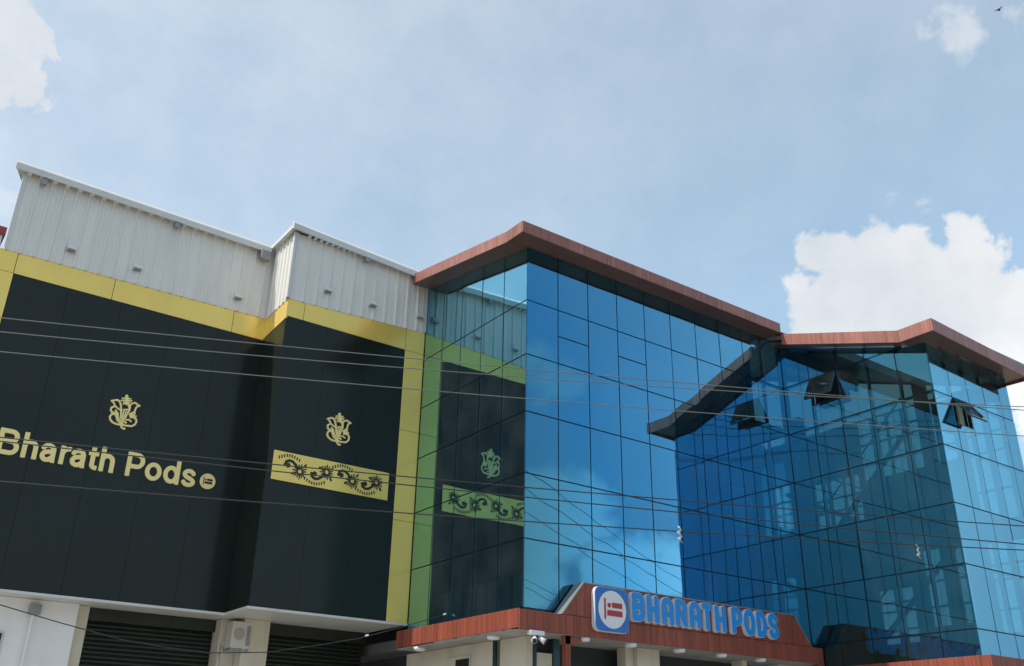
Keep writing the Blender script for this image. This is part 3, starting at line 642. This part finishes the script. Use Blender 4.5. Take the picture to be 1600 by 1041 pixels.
# soffits and roof top
boxes('soffit', [(-O + .032, XC, -O + .032, -.003, 11.80, 11.83)], 'soffit', GB)
prism('soffit', [(-.002, 11.80), (.08, 11.80), (4.1, sg(4.1)), (4.1, sg(4.1) + .03), (.08, 11.83), (-.002, 11.83)], 'x', -O + .032, 0.06, 'soffit', GB)
prism('roof_top', [(-O + .031, 12.02), (.08, 12.02), (4.1, sg(4.1) + .22), (10, sg(4.1) + .22), (10, sg(4.1) + .12), (4.1, sg(4.1) + .12), (.08, 11.92), (-O + .031, 11.92)], 'x', -O + .032, XC - O - .03, 'steel', GB)
box('roof_top', (XC - O - .028, XC + .05, .02, 9.9, 11.93, 12.0), 'steel', GB)
# wing roof edge
yq = [-4.43, -3.60, -2.87, -1.61, -.47]
for a, b in zip(yq[:-1], yq[1:]):
    za, zb_ = sw(a) - .04, sw(b) - .04; a_ = a + (.034 if a < -4.4 else .004)
    hexa('fascia_panel', [(XC - O, a_, za), (XC - O, b - .004, zb_), (XC - O + .03, b - .004, zb_), (XC - O + .03, a_, za)], [(XC - O, a_, za + .29), (XC - O, b - .004, zb_ + .29), (XC - O + .03, b - .004, zb_ + .29), (XC - O + .03, a_, za + .29)], 'wood', GB)
n = 4; x0, x1 = XC - O, 12.0; w = (x1 - x0) / n
zf = lambda x: 10.42 - .035 * (x - x0)
for i in range(n):
    a, b = x0 + i * w + .003, x0 + (i + 1) * w - .003
    hexa('fascia_panel', [(a, -4.43, zf(a)), (b, -4.43, zf(b)), (b, -4.40, zf(b)), (a, -4.40, zf(a))], [(a, -4.43, zf(a) + .29), (b, -4.43, zf(b) + .29), (b, -4.40, zf(b) + .29), (a, -4.40, zf(a) + .29)], 'wood', GB)
prism('soffit', [(-4.398, 10.46), (-3.6, 10.46), (-.002, sw(0)), (-.002, sw(0) + .03), (-3.6, 10.49), (-4.398, 10.49)], 'x', XC - O + .032, 11.97, 'soffit', GB)
prism('roof_top', [(-4.396, 10.66), (-3.6, 10.68), (-.002, sw(0) + .2), (6, sw(6) + .2), (6, sw(6) + .1), (-.002, sw(0) + .1), (-3.6, 10.58), (-4.396, 10.56)], 'x', XC - O + .034, 11.97, 'steel', GB)
prism('fascia_panel', [(-4.396, 10.40), (-3.6, 10.42), (6, sw(6) - .04), (6, sw(6) + .25), (-3.6, 10.71), (-4.396, 10.68)], 'x', 11.972, 12.0, 'wood', GB)

# --- entrance canopy
PC = 0.30
CAN = box('canopy', (-PC + .03, XC - .02, -PC + .03, .02, 3.90, 4.19), 'inner', GB)
def board(b, parent, nm='board'):
    return bev(nm, b, 'slat', parent, .004)
nb_ = 48; wb = (8.12 + PC) / nb_
for i in range(nb_): board((-PC + i * wb + .002, -PC + (i + 1) * wb - .002, -PC - random.uniform(0, .004), -PC + .028, 3.87, 4.215), CAN)
ns = 26; wb2 = (4.05 + PC - .03) / ns
for i in range(ns): board((-PC - random.uniform(0, .004), -PC + .028, -PC + .03 + i * wb2 + .002, -PC + .03 + (i + 1) * wb2 - .002, 3.90, 4.235), CAN)
box('canopy_soffit', (-PC + .03, XC - .02, -PC + .03, 1.2, 3.865, 3.885), 'concrete', CAN)
box('canopy_soffit', (-PC + .03, .5, 1.201, 4.05, 3.865, 3.885), 'concrete', CAN)
# raised sign board with slanting ends
zl = lambda x: min(4.83, 4.225 + max(0, (x - .66)) * 1.17, 4.225 + max(0, 7.72 - x) * 1.25)
x = .66; prevs = [.66 + k * .175 for k in range(41)]
for a in prevs:
    b = min(a + .171, 7.72)
    if b - a < .02: continue
    za, zb_ = zl(a), zl(b)
    hexa('board', [(a, -PC - .004, 4.222), (b, -PC - .004, 4.222), (b, -PC + .026, 4.222), (a, -PC + .026, 4.222)], [(a, -PC - .004, max(za, 4.226)), (b, -PC - .004, max(zb_, 4.226)), (b, -PC + .026, max(zb_, 4.226)), (a, -PC + .026, max(za, 4.226))], 'slat', CAN)
prism('sign_backing', [(.68, 4.2), (7.70, 4.2), (7.20, 4.81), (1.2, 4.81)], 'y', -PC + .03, -.05, 'wood', CAN)
prism('edge_trim', [(.645, 4.222), (.665, 4.222), (1.185, 4.832), (7.22, 4.832), (7.725, 4.222), (7.745, 4.222), (7.235, 4.852), (1.175, 4.852)], 'y', -PC - .012, -.04, 'steel', CAN)
box('end_post', (7.90, 8.12, -PC, -PC + .12, 0, 3.865), 'slat', CAN)
box('entrance_post', (.80, .92, -.22, -.12, 0, 3.86), 'slat', CAN)
prism('entrance_bracket', [(.78, 3.86), (1.22, 3.86), (1.22, 3.80), (1.0, 3.72), (.78, 3.72)], 'y', -.22, -.12, 'slat', CAN)
# lower canopy round the wing
CW = box('wing_canopy', (XC - .25, 12.5, YF - .30, YF - .02, 3.42, 3.74), 'inner', GB)
for i in range(26):
    a = XC - .3 + i * .18; board((a, a + .176, YF - .34, YF - .302, 3.38, 3.77), CW)
for i in range(20):
    a = YF - .30 + i * .18; board((XC - .30, XC - .26, a, a + .176, 3.38, 3.77), CW)
box('canopy_soffit', (XC - .26, XC + .1, YF - .3, -.4, 3.40, 3.42), 'inner', CW)
# ground floor walls of the glass block
for b in ((.30, .45, 1.28, 4.6, 0, 3.86), (.30, .45, .30, 1.12, 0, 3.86)): box('ground_wall', b, 'cream', GB)
for b in ((.46, .53, .28, .45, 0, 3.86), (.95, 1.1, .32, .45, 0, 3.86)): box('door_jamb', b, 'teal', GB)
bev('door_panel', (.54, .94, .34, .40, 0, 3.6), 'cream', GB, .01)
for b in [(3.0, 3.60, .25, .6, 0, 3.862), (2.78, 2.99, .35, .6, 0, 3.862), (6.1, 6.25, .3, .6, 0, 3.862), (7.3, 7.8, .3, .6, 0, 3.862)]: box('entrance_column', b, 'cream', GB)
boxes('entrance_recess', [(1.1, XC, 1.6, 1.7, 0, 3.86), (.47, 1.1, .46, .6, 0, 3.86)], 'inner', GB)
bev('window_frame', (.27, .30, 2.1, 2.95, 2.6, 3.66), 'cream', GB, .006); bev('window_pane', (.262, .269, 2.12, 2.6, 2.6, 3.60), 'blackflat', GB, .002)
tag(tube('drain_pipe', [(.24, 1.2, 3.86), (.24, 1.2, 0.05)], .045, 'teal'), 'dark vertical pipe down the cream wall left of the entrance', 'pipe')

# logo board and letters
LG = thing('logo_sign', 'blue rounded square sign with white disc and red bed pictogram on the canopy', 'sign', (1.78, -PC, 4.0))
def rounded(x0, x1, z0, z1, r, n=8):
    pts = []
    for cx, cz, a0 in ((x1 - r, z1 - r, 0), (x0 + r, z1 - r, 90), (x0 + r, z0 + r, 180), (x1 - r, z0 + r, 270)):
        for k in range(n + 1):
            a = math.radians(a0 + 90 * k / n); pts.append((cx + r * math.cos(a), cz + r * math.sin(a)))
    return pts
prism('sign_case', rounded(1.36, 2.20, 3.985, 4.80, .13), 'y', -PC - .105, -PC - .006, 'white_acr', LG)
prism('blue_face', rounded(1.368, 2.192, 3.993, 4.792, .125), 'y', -PC - .113, -PC - .1055, 'logoblue', LG)
disc('white_disc', (1.78, -PC - .1135, 4.395), .345, (0, -1, 0), .006, 'white_acr', LG, 40)
pictogram(LG, 1.80, -PC - .120, 4.40, .36, 'red')
disc('registered_dot', (2.03, -PC - .1195, 4.155), .016, (0, -1, 0), .004, 'red', LG, 10)
CL = thing('canopy_lettering', 'chunky blue letters BHARATH PODS with white sides across the timber canopy', 'sign', (4.5, -PC, 4.25))
arcp = lambda cx, cy, rx, ry, a0, a1, n=8: [(cx + rx * math.cos(math.radians(a0 + (a1 - a0) * k / n)), cy + ry * math.sin(math.radians(a0 + (a1 - a0) * k / n))) for k in range(n + 1)]
GL = {
 'B': [[(0, 0), (0, 1)], [(0, 1), (.5, 1)] + arcp(.6, .77, .4, .23, 90, -90) + [(0, .54)], [(0, .54), (.6, .52)] + arcp(.62, .26, .42, .26, 90, -90) + [(0, 0)]],
 'H': [[(0, 0), (0, 1)], [(1, 0), (1, 1)], [(0, .47), (1, .47)]],
 'A': [[(0, 0), (0, .62)] + arcp(.5, .62, .5, .38, 180, 0, 10) + [(1, 0)], [(0, .36), (1, .36)]],
 'R': [[(0, 0), (0, 1), (.5, 1)] + arcp(.55, .74, .45, .26, 90, -90) + [(0, .48)], [(.5, .48), (1, 0)]],
 'T': [[(0, 1), (1, 1)], [(.5, 1), (.5, 0)]],
 'P': [[(0, 0), (0, 1), (.5, 1)] + arcp(.55, .70, .45, .30, 90, -90) + [(0, .40)]],
 'O': [arcp(.5, .5, .5, .5, 0, 360, 20)],
 'D': [[(0, 0), (0, 1), (.4, 1)] + arcp(.4, .5, .6, .5, 90, -90, 12) + [(0, 0)]],
 'S': [arcp(.5, .75, .48, .25, 20, 270, 10) + arcp(.5, .25, .5, .25, 90, -160, 10)]}
for ch, x0, x1, z0, z1 in [('B',2.30,2.64,4.25,4.79),('H',2.69,3.02,4.25,4.79),('A',3.08,3.42,4.25,4.79),('R',3.46,3.80,4.25,4.79),('A',3.85,4.19,4.25,4.79),('T',4.21,4.54,4.25,4.79),('H',4.59,4.93,4.25,4.79),('P',5.09,5.42,4.26,4.80),('O',5.46,5.82,4.26,4.80),('D',5.86,6.19,4.26,4.80),('S',6.23,6.57,4.26,4.80)]:
    r = .064; w_, h_ = x1 - x0 - 2 * r, z1 - z0 - 2 * r
    st = [([(px * w_ + r, py * h_ + r) for px, py in s], r) for s in GL[ch]]
    side = on_wall('letter', stroke_mesh('letter', st, .085, .006, 70), 'white_acr', CL, x0, -PC - .006, z0, .085)
    face = link('letter_face', stroke_mesh('letter_face', st, .006, -.002, 70), 'blue', side); face.location = (0, 0, .0425 + .0035)

# canopy downlights
lampL = ['round white downlight at the left end of the timber canopy edge', 'round white downlight beside the dark pipe under the canopy', 'round white downlight under the canopy below the logo sign', 'round white downlight above the cream entrance column',
         'round white downlight under the canopy below letters R and A', 'round white downlight under the canopy below the letters T and H', 'round white downlight under the canopy below letters O and D']
for (x, y), l in zip([(-.16, 3.3), (-.12, .75), (1.28, -.16), (2.45, -.16), (3.75, -.16), (4.95, -.16), (6.15, -.16)], lampL):
    t = thing('downlight', l, 'lamp', (x, y, 3.82), 'downlights under the entrance canopy')
    tube('lamp_housing', [(x, y, 3.80), (x, y, 3.864)], [.11, .13], 'white_acr', t, 20); disc('lamp_lens', (x, y, 3.80), .085, (0, 0, -1), .006, 'lens', t, 20)
SLt = thing('security_light', 'white twin-head security light under the canopy corner', 'lamp', (.06, -.22, 3.7))
bev('mount_box', (-.10, .22, -.36, -.26, 3.79, 3.87), 'white_acr', SLt, .008)
for s in (-1, 1):
    tube('arm', [(.06, -.33, 3.79), (.06 + s * .05, -.36, 3.74)], .012, 'blackflat', SLt, 8)
    hd = tube('lamp_head', [(.06 + s * .05, -.34, 3.75), (.06 + s * .12, -.42, 3.68)], [.03, .055], 'white_acr', SLt, 14)
    tube('lens', [(.06 + s * .1202, -.4204, 3.6796), (.06 + s * .122, -.422, 3.678)], [.048, .048], 'blackflat', SLt, 14)

# ================================================================== overhead wires and poles
Wd = Vector((.8953, -.4454, 0)); Wn = Vector((.4454, .8953, 0)); C0 = Vector((-10.528, -14.198, 0))
WP = {'a': [(-3.17, 5.065), (-1.02, 5.028), (1.4, 4.985), (3.99, 4.974), (6.51, 4.981)], 'b': [(-3.14, 4.935), (-1.12, 4.914), (1.4, 4.895), (3.79, 4.945), (6.52, 5.016)],
      'c': [(-3.1, 4.759), (-1.09, 4.714), (1.41, 4.694), (3.77, 4.696), (6.44, 4.7)], 'd': [(-2.93, 4.009), (-0.99, 3.93), (1.41, 3.867), (3.07, 3.831), (5.19, 3.808), (6.23, 3.789)],
      'e': [(-2.92, 3.971), (-0.98, 3.886), (1.41, 3.776), (3.06, 3.719), (4.78, 3.653), (6.2, 3.623)], 'f': [(-2.85, 3.644), (-0.94, 3.592), (1.41, 3.573), (3.05, 3.552), (4.76, 3.546), (6.18, 3.568)]}
WL = {'a': 'pale overhead wire, topmost of those crossing the whole front', 'b': 'pale overhead wire, second from the top across the front', 'c': 'pale overhead wire, third from the top across the front',
      'd': 'dark overhead wire, upper one of the close pair crossing the gold ornament strip', 'e': 'dark overhead wire, lower one of the close pair crossing the gold ornament strip', 'f': 'dark overhead wire, lowest of the long straight ones, below the ornament strip'}
ENDZ = {'a': (5.55, 5.5), 'b': (5.4, 5.5), 'c': (5.2, 5.2), 'd': (4.7, 4.1), 'e': (4.6, 4.0), 'f': (4.2, 4.0)}
for k, pl in WP.items():
    c = np.polyfit([p[0] for p in pl], [p[1] for p in pl], 2)
    ts = list(np.linspace(-6, 10, 33)); f = lambda t: float(np.polyval(c, t))
    za, zb_ = ENDZ[k]
    pts = [(-24, za), (-15, (za + f(-6)) / 2 - .05)] + [(t, f(t)) for t in ts] + [(17, (zb_ + f(10)) / 2 - .02), (24, zb_)]
    P3 = [C0 + Wn * 8 + Wd * t + Vector((0, 0, z)) for t, z in pts]
    o = tube('overhead_wire', P3, .0042 if k in 'abc' else .0052, 'wire_light' if k in 'abc' else 'wire_dark', None, 6)
    tag(o, WL[k], 'wire', 'overhead wires crossing in front of the buildings')
for t, l in ((-24, 'concrete utility pole at the left end of the overhead wires'), (24, 'concrete utility pole at the right end of the overhead wires')):
    p = C0 + Wn * 8 + Wd * t; e = thing('utility_pole', l, 'pole', (p.x, p.y, 0), 'utility poles along the road')
    tube('shaft', [(p.x, p.y, -.1), (p.x, p.y, 7)], [.16, .1], 'concrete', e, 12)
    q = Wn * .12
    for z in (5.45, 5.2, 4.6, 4.1): tube('crossarm', [(p.x - q.x * 3, p.y - q.y * 3, z - .05), (p.x + q.x * 3, p.y + q.y * 3, z - .05)], .035, 'steel', e, 6)
# high line behind the viewer, seen mirrored in the glass
hi_l = ['dark high wire mirrored in the glass, first from the building corner', 'dark high wire mirrored in the glass, second of the upper three', 'dark high wire mirrored in the glass, third of the upper three', 'dark high wire mirrored low in the glass near the canopy corner', 'dark high wire mirrored lowest in the glass beside the canopy corner']
for (x, y), l in zip(((10.91, 14.85), (12.68, 17.22), (15.07, 20.43), (24.83, 33.68), (26.55, 36.0)), hi_l):
    P = Vector((-10.528 + (x + 10.528) * 1.1376, -(-14.198 + (y + 14.198) * 1.1376), 14)); d = Vector((.85, -.527, 0)).normalized()
    tag(tube('overhead_wire', [P + d * t + Vector((0, 0, .0008 * (t - 5) ** 2)) for t in np.linspace(-52, 60, 29)], .016, 'wire_dark', None, 6), l, 'wire', 'high wires behind the viewer mirrored in the glass')
# slack service cable along the ground floor
cp = [(-14, 4.6), (-11, 4.25), (-9.5, 4.03), (-8.11, 3.78), (-7.2, 3.60), (-6.23, 3.43), (-5.5, 3.365), (-4.73, 3.34), (-3.71, 3.43), (-2.8, 3.62), (-1.98, 3.81), (-1.0, 4.12), (-.02, 4.46)]
tag(tube('service_cable', [(x, 2.5, z) for x, z in cp], .009, 'wire_dark', None, 6), 'slack dark cable sagging in front of the shutters up to the glass corner', 'cable')
for x, z, l in ((-1.80, 3.88, 'small white clip on the sagging cable in front of the right shutter'), (-.10, 4.435, 'small white clip at the upper end of the sagging cable by the dark glass')):
    tag(tube('cable_clip', [(x - .03, 2.5, z - .01), (x + .03, 2.5, z + .012)], .018, 'rag', None, 8), l, 'clip')
# rags caught on the wires
def rag(P, label, s=.12):
    P = Vector(P); vs = []; rnd = random.Random(label); pts = []
    for i in range(6):
        z = -i * s * .45; wv = s * (.16 + .2 * rnd.random()); ox = (.45 if i % 2 else -.35) * s * rnd.uniform(.5, 1.2)
        for d in (0, .004):
            vs += [P + Vector((ox - wv, d + rnd.uniform(-.1, .1) * s, z)), P + Vector((ox + wv * .6, d + rnd.uniform(-.1, .1) * s, z - .1 * s))]
    fs = []
    for i in range(5):
        a = i * 4; fs += [(a, a + 1, a + 5, a + 4), (a + 2, a + 6, a + 7, a + 3), (a, a + 4, a + 6, a + 2), (a + 1, a + 3, a + 7, a + 5)]
    fs += [(0, 2, 3, 1), (20, 21, 23, 22)]
    tag(mesh('rag', vs, fs, 'rag', None, True), label, 'rag')
for (t, l, s) in ((2.83, 'white scrap of plastic caught on the wires in front of the glass front', .062), (5.1, 'white scrap of plastic caught on the wires before the right wing', .055)):
    p = C0 + Wn * 8 + Wd * t; rag((p.x, p.y, 3.60 if t < 4 else 3.56), l, s)

# bird
B = Vector((11.3, -5.92, 20.44)); bird = tube('bird', [B + Vector(p) for p in ((-.13, 0, 0), (-.06, 0, .01), (.03, 0, .01), (.10, 0, .02), (.14, 0, .02))], [.01, .035, .045, .028, .006], 'blackflat', None, 8)
tag(bird, 'tiny dark bird flying in the top right of the sky', 'bird')
wm = mesh('wing', [B + Vector(p) for p in ((-.05, 0, .03), (.06, 0, .03), (.02, .2, .09), (-.04, .22, .08), (-.05, 0, .04), (.06, 0, .04), (.02, .2, .1), (-.04, .22, .09))], BF, 'blackflat', bird)
wm2 = mesh('wing', [B + Vector(p) for p in ((-.05, 0, .03), (.06, 0, .03), (.02, -.2, .09), (-.04, -.22, .08), (-.05, 0, .04), (.06, 0, .04), (.02, -.2, .1), (-.04, -.22, .09))], BF, 'blackflat', bird)

bird.scale = (.5, .5, .5)

# ================================================================== neighbours
NB = thing('neighbour_building', 'pale building with a red roof edge behind the far left end of the siding', 'building', (-14, 10, 0))
box('wall', (-20, -8.98, 9.0, 15, 0, 13.05), 'white', NB); box('roof_edge', (-20.3, -8.93, 8.95, 15.2, 13.055, 13.26), 'redroof', NB)
def house(x, y, w, d, h, m, label, fl=3):
    t = thing('house', label, 'building', (x, y, 0), 'houses across the road'); box('wall', (x - w / 2, x + w / 2, y - d / 2, y + d / 2, -.15, h), m, t)
    bev('roof', (x - w / 2 - .3, x + w / 2 + .3, y - d / 2 - .3, y + d / 2 + .3, h, h + .25), 'concrete', t, .02)
    box('water_tank', (x - w * .3, x - w * .3 + 1.4, y - 1, y + .6, h + .25, h + 1.7), 'blackflat', t)
    for k in range(fl):
        z = 1 + k * (h - .5) / fl
        for q in np.arange(x - w / 2 + 1.2, x + w / 2 - 1.2, 2.6):
            f = box('window', (q, q + 1.3, y + d / 2 + .003, y + d / 2 + .06, z, z + 1.4), 'trim', t); box('pane', (q + .08, q + 1.22, y + d / 2 + .061, y + d / 2 + .075, z + .08, z + 1.32), 'blackflat', f)
house(-34, -32, 13, 10, 9.3, 'pink', 'ochre three storey house with roof tank behind and left of the viewer')
house(-18, -31, 11, 9, 7.6, 'white', 'white house with black water tank straight behind the viewer', 2)
house(-3, -32, 12, 9, 6.2, 'cream', 'cream low house across the road', 2)
house(14, -33, 14, 9, 6.6, 'pink', 'long ochre low house across the road to the right', 2)
# a few trees across the road
def tree(x, y, h, label):
    t = thing('tree', label, 'tree', (x, y, 0), 'trees across the road'); rnd = random.Random(int(x * 10))
    tube('trunk', [(x, y, -.15), (x + .1, y, h * .3), (x - .1, y + .1, h * .62)], [.22, .17, .08], 'bark', t, 8)
    vs, fs = [], []
    cl = [(rnd.uniform(-1, 1) * h * .26, rnd.uniform(-1, 1) * h * .26, h * rnd.uniform(.5, .92), h * rnd.uniform(.1, .17)) for _ in range(15)]
    for cx, cy, cz, r in cl:
        for _ in range(150):
            v = Vector((rnd.gauss(0, 1), rnd.gauss(0, 1), rnd.gauss(0, .8))).normalized() * r * rnd.uniform(.6, 1.05); p = Vector((x + cx, y + cy, cz)) + v
            a = Vector((rnd.gauss(0, 1), rnd.gauss(0, 1), rnd.gauss(0, 1))).normalized() * .16; b = a.cross(Vector((rnd.gauss(0, 1), rnd.gauss(0, 1), rnd.gauss(0, 1)))).normalized() * .09
            k = len(vs); vs += [p - a, p + b, p + a, p - b]; fs.append((k, k + 1, k + 2, k + 3))
    mesh('crown', vs, fs, 'leaf', t)
tree(-26, -27, 9.5, 'leafy tree across the road left of the white house'); tree(-10.5, -27.5, 7.5, 'leafy tree across the road right of the white house'); tree(6, -28, 6.2, 'small leafy tree across the road in front of the gap')
